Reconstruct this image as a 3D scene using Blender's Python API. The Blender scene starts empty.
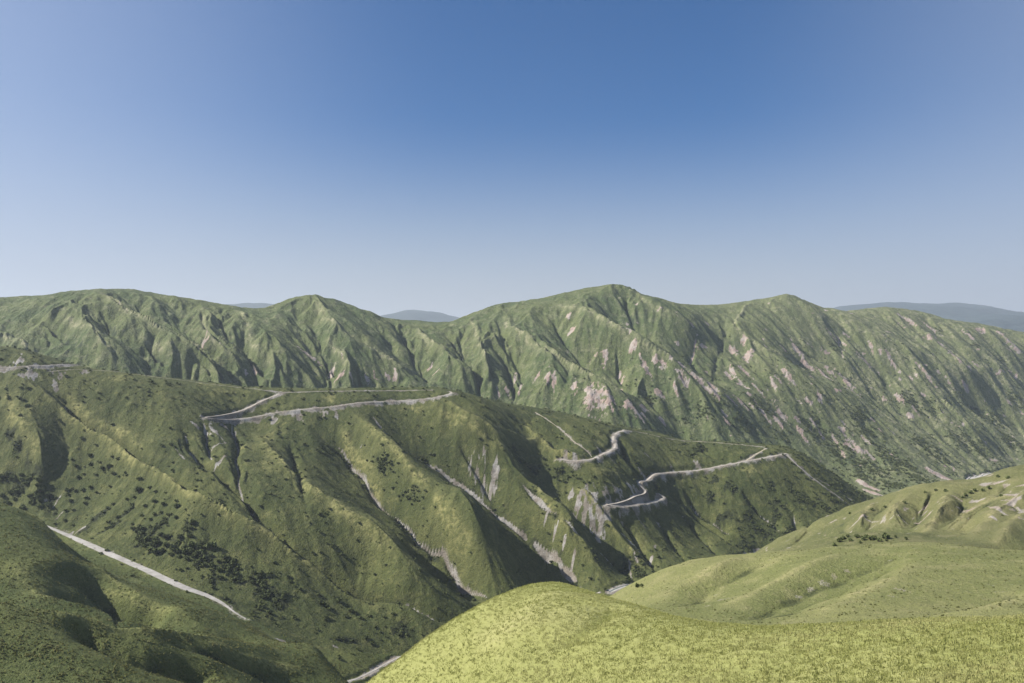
import bpy, math, random, time
import numpy as np
from mathutils import Vector

T0 = time.time()
random.seed(7)
RNG = np.random.default_rng(11)

# ------------------------------------------------------------------ survey frame
# Metres.  The viewpoint is at (0, 0, ZC); the valley opens along +Y.  The land was surveyed from
# the viewpoint: every control point is a bearing, an elevation angle and a distance.
F, CX, CY, ZC = 800.0, 512.0, 341.5, 640.0
SUN_AZ, SUN_EL = math.radians(-96), math.radians(40)      # clockwise from +Y
SX, SY = math.sin(SUN_AZ) * math.cos(SUN_EL), math.cos(SUN_AZ) * math.cos(SUN_EL)
SZ = math.sin(SUN_EL)

# ------------------------------------------------------------------ noise
_perm = RNG.permutation(4096).astype(np.int64)
_gang = RNG.random(4096) * 2 * math.pi
_GX, _GY = np.cos(_gang).astype(np.float32), np.sin(_gang).astype(np.float32)
_R1 = RNG.random(4096).astype(np.float32)
_R2 = RNG.random(4096).astype(np.float32)

def _h(ix, iy, s=0):
    return _perm[(_perm[(ix + s * 131) & 4095] + iy) & 4095]

def perlin(x, y, s=0):
    ix = np.floor(x).astype(np.int64); iy = np.floor(y).astype(np.int64)
    fx = (x - ix).astype(np.float32); fy = (y - iy).astype(np.float32)
    u = fx * fx * fx * (fx * (fx * 6 - 15) + 10); v = fy * fy * fy * (fy * (fy * 6 - 15) + 10)
    def g(ax, ay):
        k = _h(ix + ax, iy + ay, s)
        return _GX[k] * (fx - ax) + _GY[k] * (fy - ay)
    a = g(0, 0); b = g(1, 0); c = g(0, 1); d = g(1, 1)
    return (a + u * (b - a) + v * (c - a + u * (a - b - c + d))) * 1.4

def fbm(x, y, wl, octs=3, s=0, gain=0.5):
    r = 0; a = 1.0
    for o in range(octs):
        r = r + a * perlin(x / wl, y / wl, s + o * 7); a *= gain; wl *= 0.5
    return r

def sstep(a, b, x):
    t = np.clip((x - a) / (b - a), 0, 1)
    return t * t * (3 - 2 * t)

# ------------------------------------------------------------------ control points (bearing px, elevation px, distance m)
C = []
def pl(pts, step=28.0):
    for (p0, p1) in zip(pts[:-1], pts[1:]):
        n = max(1, int(round(abs(p1[0] - p0[0]) / step)))
        for i in range(n):
            t = i / n
            C.append((p0[0] + (p1[0] - p0[0]) * t, p0[1] + (p1[1] - p0[1]) * t,
                      math.exp(math.log(p0[2]) + (math.log(p1[2]) - math.log(p0[2])) * t)))
    C.append(pts[-1])
def sp(pts): C.extend(pts)

# A  near grassy spur, bottom right
pl([(366,684,152),(420,645,166),(480,611,180),(530,590.5,188),(556,584.5,190),(575,588,182),(610,600,162),(640,608,146),
    (700,621,120),(760,626.5,105),(860,622.5,92),(960,617.5,85),(1024,616,82),(1200,613,78),(1500,612,76)])
pl([(350,705,140),(420,703,118),(500,702,100),(600,700,86),(750,700,69),(900,700,57),(1024,700,51),(1200,700,46),(1500,702,44)], 60)
sp([(700,800,31),(1000,800,28),(1400,800,26),(450,820,55),(200,980,60),(-100,1050,60),(-500,1100,60),(-300,880,140),(0,860,140),(180,810,145),
    (280,760,148),(330,720,150)])
pl([(366,735,200),(430,690,212),(490,655,222),(556,628,232),(640,642,190),(700,652,158),(780,656,132),(860,654,118),(1024,650,106),(1200,648,102),(1500,648,100)], 50)
pl([(366,745,330),(500,690,340),(600,668,330),(700,680,260),(860,690,210),(1024,682,190),(1300,680,185)], 60)
sp([(0,830,250),(-300,850,250),(200,800,260),(0,770,380),(200,760,400),(-300,800,380)])
# B  grassy hill on the right
pl([(618,592.5,760),(660,572,760),(700,560,750),(760,552.5,735),(800,550.5,720),(850,546,700),(900,543,690),(930,542,680),(970,547,668),(1024,552,655),
    (1200,565,630),(1500,580,600)])
pl([(640,612,590),(700,622,500),(760,629,440),(860,628,390),(1024,622,360),(1200,620,340),(1500,625,330)], 50)
sp([(700,593,630),(760,590,590),(860,583,550),(960,580,520),(1024,582,505),(600,625,640),(560,640,600)])
pl([(618,612,830),(660,594,830),(700,584,835),(760,570,830),(800,562,805),(850,556,770),(900,550,745),(935,545,735),(1024,560,730),(1200,575,720)], 50)
# B2 tongue with dark shrubs
pl([(792,549.5,960),(815,542.5,930),(840,533.5,900),(871,532,870),(891,532,860),(916,533,850),(934,538,830)], 20)
pl([(792,556,1010),(815,551,985),(840,543,960),(871,540,935),(900,540,915)], 30)
# C  eroded spurs on the right
pl([(766,549,1170),(790,533,1140),(810,521.5,1110),(850,507,1090),(880,500,1075),(900,493,1065),(925,486,1055),(950,483,1050),(975,480,1060),
    (1000,471,1060),(1024,466,1060),(1200,440,1050),(1500,430,1050)])
sp([(850,530,1000),(900,527,960),(950,525,920),(1000,520,900),(1024,519,880),(1024,548,770),(1000,548,770),(960,543,770),(1200,515,850),(1500,500,850)])
pl([(766,566,1260),(810,545,1220),(850,530,1210),(900,515,1200),(950,505,1200),(1000,493,1230),(1024,488,1230),(1200,470,1250),(1500,460,1300)], 50)
# D  hills bottom left
pl([(-700,540,760),(-300,505,860),(-100,498,960),(0,503,1010),(40,523,990),(76,553,950),(109,574,910),(142,589.5,888),(188,609.5,872),(240,629,890),(290,646,930)])
pl([(-700,575,880),(-300,535,980),(-100,520,1080),(0,522,1120),(40,541,1100),(76,557,1060),(109,573,1010),(142,586,1000),(188,603,1010),(240,622,1010)], 40)
pl([(-700,620,560),(-300,610,600),(0,606.5,640),(35,613,648),(66,618,656),(101,624,668),(117,630,674),(145,631,692),(178,634,720),(216,640,760),(260,643.5,820),(320,652,910)])
pl([(-300,600,740),(0,618,730),(66,628,735),(117,637,745),(178,641,790),(240,646,850)], 50)
pl([(-700,585,660),(-300,565,740),(0,550,850),(66,590,805),(117,603,820),(170,619,840)], 60)
sp([(-700,1080,60),(-700,1000,140),(-700,880,260),(-700,800,400),(-300,700,530),(0,690,540),(100,688,565),(200,688,640),(280,688,760),(335,690,930),(-700,700,530)])
# stream / river line
STREAM = [(-700,565,1100),(-300,540,1200),(-100,525,1330),(0,521,1385),(40,524,1350),(60,531,1330),(120,559,1230),(180,586,1160),(237,613,1110),
          (288,637,1090),(313,648.5,1090),(352,651,1115),(390,653,1150),(450,640,1215),(520,622,1310),(610,592,1460),(690,567,1630),(762,549,1812),
          (800,553,1780),(850,556,1760),(900,550,1800),(950,532,2000),(985,510,2350),(962,490,2700),(970,478,2950),(985,473,3080),(1024,465.5,3280),(1200,454.5,3650),(1500,447,3950)]
pl(STREAM, 30)
# E  middle ridge that carries the roads
ECREST = [(-700,350,1650),(-300,347,1690),(-100,345,1705),(0,345.5,1710),(25,349.5,1712),(45,356,1712),(76,364.5,1715),(102,369.5,1720),(152,376,1740),(200,382,1765),
          (241,387,1790),(283,389,1815),(324,389,1845),(359,388.5,1870),(402,388,1905),(430,387,1930),(455,391,1955),(500,402,2005),
          (551,410,2070),(591,421,2110),(620,429,2145),(650,432,2155),(683,439.5,2140),(739,443,2100),(786,451,2060),(806,464,2035),(830,482,2015),(855,500,2012),(880,515,2020)]
pl(ECREST, 24)
sp([(130,470,1440),(60,430,1520),(250,430,1660),(300,500,1440),(400,470,1610),(500,470,1700),(450,530,1480),(560,520,1600),(600,500,1720),(640,500,1780),
    (700,475,1960),(740,500,1895),(800,490,1955),(790,520,1868),(30,470,1440),(190,520,1290),(370,560,1330),(700,530,1830),(-300,430,1420),(-700,440,1400)])
pl([(-700,392,1900),(-300,390,1920),(0,392,1900),(100,400,1930),(200,412,2020),(283,420,2100),(359,424,2180),(455,428,2300),(551,443,2390),(620,455,2430),(683,464,2460),
    (739,474,2470),(786,482,2460),(830,497,2450)], 40)
# F  mountain range
FSKY = [(-700,320,3000),(-300,325,2850),(-150,310,2750),(0,300,2650),(40,296,2640),(90,291,2640),(110,292,2660),(150,295.5,2720),(200,301,2800),(245,308,2900),
        (270,309,2950),(290,301,2980),(316,296.5,3000),(335,302,3040),(370,313,3150),(400,320,3260),(438,323,3330),(470,315,3350),(500,304.5,3360),
        (540,300,3380),(580,292,3400),(620,287,3420),(640,294,3470),(680,304,3560),(712,307,3660),(750,301.5,3800),(775,297.5,3900),(787,296,3860),(797,298,3880),(820,306,3930),(845,312,4000),
        (893,308.5,4130),(910,310,4160),(942,319,4220),(980,324.5,4290),(1024,334,4360),(1200,352,4550),(1500,370,4800)]
pl(FSKY, 22)
pl([(p, y + 26, d * 1.2) for p, y, d in FSKY], 50)
pl([(p, min(y + 50, 372), d * 1.7) for p, y, d in FSKY], 80)
sp([(90,340,2280),(200,350,2420),(315,350,2600),(400,365,2760),(500,360,2850),(620,360,2940),(712,370,3050),(800,375,3280),(900,390,3450),(980,400,3650),(1024,405,3740),
    (900,440,3020),(970,445,3270),(840,440,2930),(1024,440,3480),(740,420,2830),(620,405,2680),(1200,410,3950)])
# low ground and far hills
pl([(-700,362,9000),(512,358,9000),(1500,372,10500)], 90)
sp([(-700,352,14000),(512,349,14000),(1500,356,15000)])
pl([(-700,318,19000),(-300,312,19000),(0,297,19000),(30,299,19000),(75,308,19000),(112,293.5,19000),(125,291.5,19000),(160,296,19000),(205,310,19000),(235,307,19000),(268,306,19000),
    (300,318,19500),(365,322,20000),(392,317,20000),(404,312.5,20000),(430,311,20000),(448,313,20000),(470,321,20000),(560,330,20000),(700,328,20000),
    (800,316,19000),(838,308,18500),(870,304.5,18500),(900,302.8,18500),(945,303,18500),(970,305,18500),(1000,310,18000),(1024,314,18000),(1150,322,17500),(1500,325,17500)], 30)
pl([(-700,338,40000),(512,338,40000),(1500,338,40000)], 120)
sp([(985,326,12000),(1024,329,12000),(1080,330,12000),(940,338,12000),(-700,341,70000),(512,341,70000),(1500,341,70000),(-700,330,25000),(512,334,27000),(1500,333,25000)])

C = np.array(C, dtype=np.float64)
KL = 6.0
def tps_solve(P, v, lam=0.0015):
    n = len(P)
    d2 = ((P[:, None] - P[None]) ** 2).sum(-1)
    K = 0.5 * d2 * np.log(d2 + 1e-9) + lam * np.eye(n)
    Q = np.c_[np.ones(n), P]
    A = np.zeros((n + 3, n + 3)); A[:n, :n] = K; A[:n, n:] = Q; A[n:, :n] = Q.T
    return np.linalg.solve(A, np.r_[v, 0, 0, 0])
E_ = (950, 2250); F_ = (1800, 5600); D_ = (500, 1035); C_ = (760, 1180); B_ = (330, 775)
LINES = [
 # middle ridge
 ('g',15,16,E_,.0,[(0,408),(14,432),(26,455),(44,478),(54,500),(62,524)]),
 ('r',12,16,E_,.0,[(0,395),(20,420),(48,470)]),
 ('r',24,12,E_,.08,[(10,376),(45,400),(80,428),(110,449),(160,482),(212,512),(262,538),(330,580),(400,622)]),
 ('g',18,13,E_,.3,[(30,380),(64,400),(84,420),(118,440),(150,463),(190,492),(236,520)]),
 ('r',8,12,E_,.1,[(56,378),(75,404),(130,436),(170,462)]),
 ('g',20,14,E_,.55,[(178,420),(190,442),(206,458),(228,477),(244,490),(262,512),(290,545),(330,571),(385,592),(436,612),(470,628)]),
 ('g',9,8,E_,.8,[(203,420),(206,438),(213,455)]),
 ('g',10,8,E_,.8,[(234,420),(237,445),(238,470),(244,489)]),
 ('r',26,26,E_,.0,[(256,424),(266,448),(290,472),(322,500),(368,530),(420,568),(470,602)]),
 ('g',9,14,E_,.1,[(290,440),(296,470),(304,500)]),
 ('g',22,20,E_,.05,[(300,420),(345,452),(372,488),(404,522),(448,560),(492,602)]),
 ('r',12,14,E_,.0,[(338,425),(368,470),(388,500)]),
 ('g',14,10,E_,.5,[(325,430),(345,447),(356,462),(378,490),(410,520),(440,545),(470,575),(492,598)]),
 ('r',20,22,E_,.0,[(352,412),(385,440),(420,478),(448,522),(482,562),(505,590)]),
 ('g',30,20,E_,.42,[(362,404),(376,420),(396,440),(425,457),(452,474),(478,492),(505,512),(530,530),(558,552),(578,574),(592,594)]),
 ('r',14,18,E_,.0,[(418,404),(452,418),(492,444),(520,470),(548,502),(580,540),(612,578)]),
 ('g',10,12,E_,.2,[(455,440),(470,458),(485,478),(500,500)]),
 ('r',9,9,E_,.05,[(440,399),(470,418),(500,436),(520,448)]),
 ('r',8,9,E_,.05,[(478,403),(500,420),(530,446)]),
 ('g',22,22,E_,.0,[(505,412),(525,422),(545,440),(565,458)]),
 ('r',14,12,E_,.0,[(520,420),(548,450),(566,459),(590,464)]),
 ('r',12,12,E_,.0,[(500,430),(540,440),(570,458),(600,476),(640,484)]),
 ('g',26,20,E_,.32,[(500,462),(530,487),(550,504),(575,524),(604,550),(630,574),(650,588)]),
 ('r',18,14,E_,.1,[(566,486),(590,500),(602,516),(625,545),(645,566),(660,576)]),
 ('g',14,12,E_,.15,[(622,440),(625,455),(638,470),(648,478)]),
 ('g',13,10,E_,.5,[(612,506),(630,530),(645,552),(655,570)]),
 ('g',11,9,E_,.2,[(648,505),(662,525),(678,548),(690,562)]),
 ('g',9,9,E_,.3,[(670,496),(690,520),(705,540),(720,556)]),
 ('g',12,12,E_,.2,[(655,478),(682,500),(700,515),(725,535),(752,552)]),
 ('g',13,13,E_,.3,[(682,487),(696,505),(712,516),(735,532)]),
 ('g',13,13,E_,.3,[(740,488),(758,505),(775,520),(785,532)]),
 ('g',13,13,E_,.3,[(758,486),(775,498),(795,512),(810,524)]),
 ('g',10,12,E_,.1,[(700,446),(715,455),(735,459)]),
 ('g',10,14,(1700,2350),.3,[(790,459),(818,476),(836,487),(859,503)]),
 # mountain range
 ('r',26,26,F_,.15,[(93,292),(122,308),(152,322),(178,336),(196,350),(215,362),(240,385)]),
 ('g',24,24,F_,.0,[(108,296),(126,306),(142,316),(175,335)]),
 ('r',18,22,F_,.1,[(130,330),(144,337),(163,346),(178,356),(192,372)]),
 ('g',18,18,F_,.0,[(142,340),(150,350),(168,368)]),
 ('g',18,18,F_,.05,[(40,318),(60,334),(80,348),(100,370)]),
 ('r',14,18,F_,.1,[(0,334),(18,343),(33,352)]),
 ('g',16,18,F_,.0,[(104,312),(112,326),(118,334)]),
 ('r',14,16,F_,.0,[(104,335),(112,350),(116,368)]),
 ('r',14,16,F_,.0,[(60,312),(82,326),(105,345),(140,366)]),
 ('g',22,18,F_,.0,[(186,330),(205,354),(222,370),(245,386)]),
 ('r',16,18,F_,.2,[(200,306),(206,335),(226,352),(248,372)]),
 ('g',14,18,F_,.0,[(215,312),(226,338),(245,356),(262,380)]),
 ('r',16,18,F_,.05,[(240,310),(250,335),(270,360),(290,384)]),
 ('r',22,22,F_,.15,[(314,298),(326,320),(340,330),(357,342),(378,353),(402,368),(425,378),(450,388)]),
 ('g',24,18,F_,.2,[(306,312),(316,332),(323,352),(330,366),(333,384)]),
 ('g',14,16,F_,.1,[(292,312),(300,335),(306,345),(322,356)]),
 ('r',12,14,F_,.2,[(325,340),(340,354),(350,372),(362,384)]),
 ('g',24,18,F_,.0,[(394,322),(401,334),(412,358),(419,372),(430,384)]),
 ('r',18,18,F_,.0,[(412,328),(428,340),(444,349),(470,370),(482,384)]),
 ('g',26,18,F_,.1,[(448,330),(462,352),(472,370),(479,388),(484,398)]),
 ('r',16,16,F_,.1,[(470,318),(480,345),(490,372),(498,396)]),
 ('g',14,14,F_,.1,[(500,338),(506,360),(512,380),(515,398)]),
 ('r',24,22,F_,.05,[(504,308),(508,327),(532,343),(555,358),(577,370),(602,383),(627,399),(657,416),(680,428)]),
 ('g',26,18,F_,.1,[(552,310),(562,336),(575,352),(590,369),(604,382),(625,396)]),
 ('r',30,24,F_,.15,[(545,301),(563,305),(585,312),(601,321),(617,331),(640,342),(656,351),(678,363),(694,374),(722,391),(745,408),(768,426)]),
 ('g',24,16,F_,.1,[(622,290),(627,303),(634,322),(643,340)]),
 ('g',12,12,F_,.1,[(600,300),(606,312),(614,326)]),
 ('r',20,20,F_,.05,[(632,291),(650,304),(676,317),(694,328),(705,340)]),
 ('g',18,16,F_,.4,[(698,326),(694,348),(690,362),(700,372),(712,382)]),
 ('r',26,24,F_,.1,[(752,302),(738,318),(733,327),(750,340),(768,351),(789,361),(812,374),(835,388),(858,402),(880,416)]),
 ('g',16,16,F_,.1,[(726,322),(722,345),(712,372),(716,384)]),
 ('r',24,24,F_,.15,[(787,297),(806,308),(822,317),(845,325),(866,332),(891,341),(912,349),(928,355),(962,374),(990,386),(1024,402)]),
 ('g',22,20,F_,.1,[(780,330),(810,352),(840,372),(866,388),(890,402),(920,424),(950,445)]),
 ('g',14,12,F_,.7,[(838,328),(840,345),(843,360)]),
 ('r',18,20,F_,.15,[(893,309),(915,314),(942,320),(960,326),(985,332),(1012,344),(1040,352)]),
 ('r',18,20,F_,.15,[(900,330),(937,338),(955,346),(975,354),(1000,366),(1024,376)]),
 ('r',20,24,F_,.0,[(880,375),(910,392),(937,400),(960,416),(985,438),(1005,455)]),
 ('g',16,20,F_,.0,[(960,396),(985,410),(1010,425),(1040,440)]),
 # bottom left hills
 ('r',13,14,(640,1000),.0,[(0,503.5,1005),(40,523.5,988),(76,553.5,948),(109,574.5,908),(142,590,886),(188,610,870),(225,625,884)]),
 ('r',13,12,(540,880),.0,[(-40,606,638),(0,607,640),(35,613.5,648),(66,618.5,656),(101,624.5,668),(117,630.5,674),(145,631.5,692),(178,634.5,720),(216,640.5,760),(260,644,820)]),
 ('g',46,30,(690,890),.0,[(68,578,885),(95,590,868),(125,604,850),(155,619,838)]),
 ('g',34,18,(800,1070),.0,[(62,548),(85,562),(110,570),(140,582)]),
 ('g',50,34,(690,890),.0,[(62,600),(75,584),(105,590),(135,602),(160,618)]),
 ('r',7,20,(650,890),.0,[(0,560),(25,572),(45,592),(60,608)]),
 ('r',6,14,(760,930),.0,[(95,572),(125,585),(160,600),(190,612)]),
 ('g',36,24,(380,680),.0,[(66,633,658),(95,648,642),(125,664,640),(150,677,648),(185,692,668),(220,705,690)]),
 ('g',12,16,(380,780),.0,[(150,640,688),(190,653,705),(230,665,728),(280,677,775)]),
 ('r',8,14,(380,860),.0,[(190,642,722),(215,648,740),(245,654,758),(285,664,795),(320,674,835)]),
 # right spurs
 ('r',13,16,C_,.1,[(1024,505),(992,499),(965,518),(946,534)]),
 ('r',15,16,C_,.08,[(1040,488),(1005,508),(985,528),(967,541)]),
 ('r',15,16,C_,.08,[(1040,512),(1024,519),(1003,540),(985,549)]),
 ('r',10,13,C_,.1,[(948,490),(944,505),(930,528),(922,534)]),
 ('r',9,12,C_,.1,[(905,495),(893,512),(884,528)]),
 ('r',9,12,C_,.1,[(870,504),(862,516),(855,530)]),
 ('g',12,12,C_,.08,[(930,488),(925,505),(912,530)]),
 ('g',6,14,C_,.08,[(975,486),(962,508),(944,530)]),
 ('g',11,12,C_,.08,[(1010,480),(985,505),(962,530)]),
 ('g',10,10,C_,.08,[(885,502),(876,516),(868,530)]),
 ('g',9,10,C_,.08,[(850,510),(842,522),(834,536)]),
 ('g',9,10,C_,.2,[(820,520),(805,532),(790,546)]),
 # grassy hill on the right
 ('g',7,13,B_,.0,[(905,556),(880,572),(850,588),(820,598),(780,612),(750,622)]),
 ('r',5,14,B_,.0,[(920,560),(890,580),(850,598),(820,614),(790,624)]),
 ('g',6,12,B_,.1,[(915,548),(880,562),(850,574),(820,586),(790,600),(760,612),(735,622)]),
 ('r',5,12,B_,.0,[(850,550),(810,566),(770,586),(730,604),(700,618)]),
 ('g',5,11,B_,.1,[(780,556),(745,572),(710,590),(680,606)]),
 ('r',4,11,B_,.0,[(745,556),(710,572),(670,592),(645,606)]),
 ('g',5,12,B_,.1,[(1024,590),(990,602),(960,608),(925,616)]),
 ('r',4,12,B_,.0,[(1024,598),(985,610),(950,618)]),
 # near spur
 ('r',1.6,6,(60,192),.0,[(556,590),(540,606),(500,640),(470,668)]),
 ('g',1.8,5,(60,178),.0,[(620,604),(606,612),(590,624),(560,650)]),
]

gx = np.arange(-760, 1561, 10.0)
gl = np.arange(math.log(16), math.log(90000), 0.018)
def lattice(C):
    P = np.c_[C[:, 0] / 100, KL * np.log(C[:, 2])]
    keep = []
    for i in range(len(P)):                                   # merge near duplicates, first one wins
        if not keep or ((P[keep] - P[i]) ** 2).sum(1).min() > 0.003: keep.append(i)
    P = P[keep]; V = C[keep, 1]
    W = tps_solve(P, V)
    base = np.empty((len(gl), len(gx)))
    for i0 in range(0, len(gl), 24):
        lx, ll = np.meshgrid(gx / 100, KL * gl[i0:i0 + 24])
        q = np.c_[lx.ravel(), ll.ravel()]
        d2 = np.maximum((q ** 2).sum(1)[:, None] + (P ** 2).sum(1)[None] - 2 * q @ P.T, 1e-9)
        base[i0:i0 + 24] = ((0.5 * d2 * np.log(d2)) @ W[:-3] + W[-3] + q @ W[-2:]).reshape(lx.shape)
    return base
base = lattice(C)
def coarse_ray(px, py, dmin, dmax):
    l = np.arange(math.log(dmin), math.log(dmax), .004)
    j = int(np.clip((px - gx[0]) / 10, 0, len(gx) - 2)); f = (px - gx[j]) / 10
    s_ = np.interp(l, gl, base[:, j] * (1 - f) + base[:, j + 1] * f)
    k = np.nonzero(s_ <= py)[0]
    if len(k) == 0: return None
    return math.exp(l[k[0]])
# second pass: spurs stand out towards the viewer, gullies cut back into the hill
EXTRA = []
for kind, amp, w, rg, bare, pts in LINES:
    if amp < 11 and rg not in (C_, B_): continue
    if rg[0] < 300 or (rg[0] >= 380 and rg[1] <= 1040) or (rg is E_ and (kind == 'g' and w < 20 or w < 16)): continue
    k_ = {F_: 3.8, E_: 2.1, C_: 1.7, B_: 2.4}.get(rg, 1.5)
    q = []
    for a_, b_ in zip(pts[:-1], pts[1:]):
        n = max(1, int(math.hypot(b_[0] - a_[0], b_[1] - a_[1]) / 11))
        q += [(a_[0] + (b_[0] - a_[0]) * t / n, a_[1] + (b_[1] - a_[1]) * t / n) for t in range(n)]
    q.append(pts[-1])
    for m_, (px, py) in enumerate(q):
        t = m_ / (len(q) - 1)
        if t < .06: continue
        tap = min(1, t / (.4 if rg is F_ else .25)) * (1 - .8 * max(0, (t - .75) / .25))
        d = coarse_ray(px, py, *rg)
        if d is None or not 0 <= px <= 1045: continue
        EXTRA.append((px, py, d + (-1 if kind == 'r' else .4 if rg is F_ else .8) * k_ * amp * tap * (.6 if rg is F_ and px < 335 else 1)))
# the first pass points that a spur or gully passes close by give way to it
E2 = np.array(EXTRA)
keepC = [c for c in C if ((E2[:, 0] - c[0]) ** 2 / 100 + (600 * (np.log(E2[:, 2]) - math.log(c[2]))) ** 2 / 100).min() > .6]
base = lattice(np.r_[np.array(keepC), E2])
print('lattice', len(keepC), len(E2), round(time.time() - T0, 1))

def cubic_matrix(src, dst):
    h = src[1] - src[0]
    t = np.clip((dst - src[0]) / h, 1, len(src) - 2.001)
    i = np.floor(t).astype(int); f = t - i
    M = np.zeros((len(dst), len(src)))
    r = np.arange(len(dst))
    M[r, i - 1] = -0.5 * f + f ** 2 - 0.5 * f ** 3
    M[r, i] = 1 - 2.5 * f ** 2 + 1.5 * f ** 3
    M[r, i + 1] = 0.5 * f + 2 * f ** 2 - 1.5 * f ** 3
    M[r, i + 2] = -0.5 * f ** 2 + 0.5 * f ** 3
    return M

# mesh lattice: fine across the view, coarser beyond it
PX = np.concatenate([np.arange(-740, -40, 7.0), np.arange(-40, 1064, 1.0), np.arange(1064, 1540, 7.0)])
def logrange(a, b, r): 
    n = int(math.log(b / a) / r); return np.exp(np.linspace(math.log(a), math.log(b), n, endpoint=False))
D = np.concatenate([logrange(18, 44, .02), logrange(44, 215, .0038), logrange(215, 300, .010), logrange(300, 850, .0055), logrange(850, 2700, .0021), logrange(2700, 5600, .0026), logrange(5600, 80000, .014)])
NR, NC = len(D), len(PX)
SROW = cubic_matrix(gl, np.log(D)) @ base @ cubic_matrix(gx, PX).T
U = (PX - CX) / F
Y = np.repeat(D[:, None], NC, 1)
X = D[:, None] * U[None]
H = (CY - SROW) / F * D[:, None]                        # height relative to the viewpoint
H = H.astype(np.float32); X = X.astype(np.float32); Y = Y.astype(np.float32)
LD = np.log(D)
print('base', NR, NC, round(time.time() - T0, 1))

def col_profile(Hm, px):
    j = int(np.clip(np.searchsorted(PX, px) - 1, 0, NC - 2)); f = (px - PX[j]) / (PX[j + 1] - PX[j])
    return Hm[:, j] * (1 - f) + Hm[:, j + 1] * f
def ray(Hm, px, py, dmin, dmax):
    h = col_profile(Hm, px)
    i0, i1 = np.searchsorted(D, [dmin, dmax])
    s = CY - F * h[i0:i1] / D[i0:i1]
    k = np.nonzero(s <= py)[0]
    if len(k) == 0: i = i0 + int(np.argmin(s)); d = D[i]
    elif k[0] == 0: d = D[i0]
    else:
        a, b = s[k[0] - 1], s[k[0]]; t = (a - py) / max(a - b, 1e-6)
        d = D[i0 + k[0] - 1] * (1 - t) + D[i0 + k[0]] * t
    return ((px - CX) / F * d, d)
def height_at(Hm, x, y):
    x = np.asarray(x, float); y = np.asarray(y, float)
    px = CX + F * x / y
    j = np.clip(np.searchsorted(PX, px) - 1, 0, NC - 2); f = np.clip((px - PX[j]) / (PX[j + 1] - PX[j]), 0, 1)
    i = np.clip(np.searchsorted(D, y) - 1, 0, NR - 2); g = np.clip((y - D[i]) / (D[i + 1] - D[i]), 0, 1)
    return (Hm[i, j] * (1 - f) + Hm[i, j + 1] * f) * (1 - g) + (Hm[i + 1, j] * (1 - f) + Hm[i + 1, j + 1] * f) * g
def grad(Hm):
    hu = np.gradient(Hm, U, axis=1); hd = np.gradient(Hm, D, axis=0)
    return (hu / D[:, None]).astype(np.float32), (hd - hu * (U[None] / D[:, None])).astype(np.float32)

def window(xs, ys, m):
    x0, x1, y0, y1 = min(xs) - m, max(xs) + m, min(ys) - m, max(ys) + m
    y0 = max(y0, 19)
    i0, i1 = np.searchsorted(D, [y0, y1])
    us = [x0 / y0, x0 / y1, x1 / y0, x1 / y1]
    j0, j1 = np.searchsorted(U, [min(us), max(us)])
    return slice(i0, i1), slice(j0, j1)
def seg_dist(xw, yw, pts):
    best = None; tb = None
    L = [0.0]
    for a, b in zip(pts[:-1], pts[1:]): L.append(L[-1] + math.hypot(b[0] - a[0], b[1] - a[1]))
    for k, (a, b) in enumerate(zip(pts[:-1], pts[1:])):
        dx, dy = b[0] - a[0], b[1] - a[1]; l2 = dx * dx + dy * dy + 1e-9
        t = np.clip(((xw - a[0]) * dx + (yw - a[1]) * dy) / l2, 0, 1)
        dd = (xw - a[0] - t * dx) ** 2 + (yw - a[1] - t * dy) ** 2
        tt = (L[k] + t * (L[k + 1] - L[k])) / L[-1]
        if best is None: best, tb = dd, tt
        else:
            m = dd < best; best = np.where(m, dd, best); tb = np.where(m, tt, tb)
    return np.sqrt(best), tb

# slow wander so that no traced line is ruler straight
WXo = (perlin(X / 80, Y / 80, 3) * 4 + perlin(X / 35, Y / 35, 5) * 1.6).astype(np.float32)
WYo = (perlin(X / 80, Y / 80, 9) * 4 + perlin(X / 35, Y / 35, 13) * 1.6).astype(np.float32)
near = np.clip(Y / 900, 0.1, 1.6); WXo *= near; WYo *= near
BARE = np.zeros_like(H); DRY = np.zeros_like(H); SCRUB = np.zeros_like(H)
H0 = H.copy()

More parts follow.
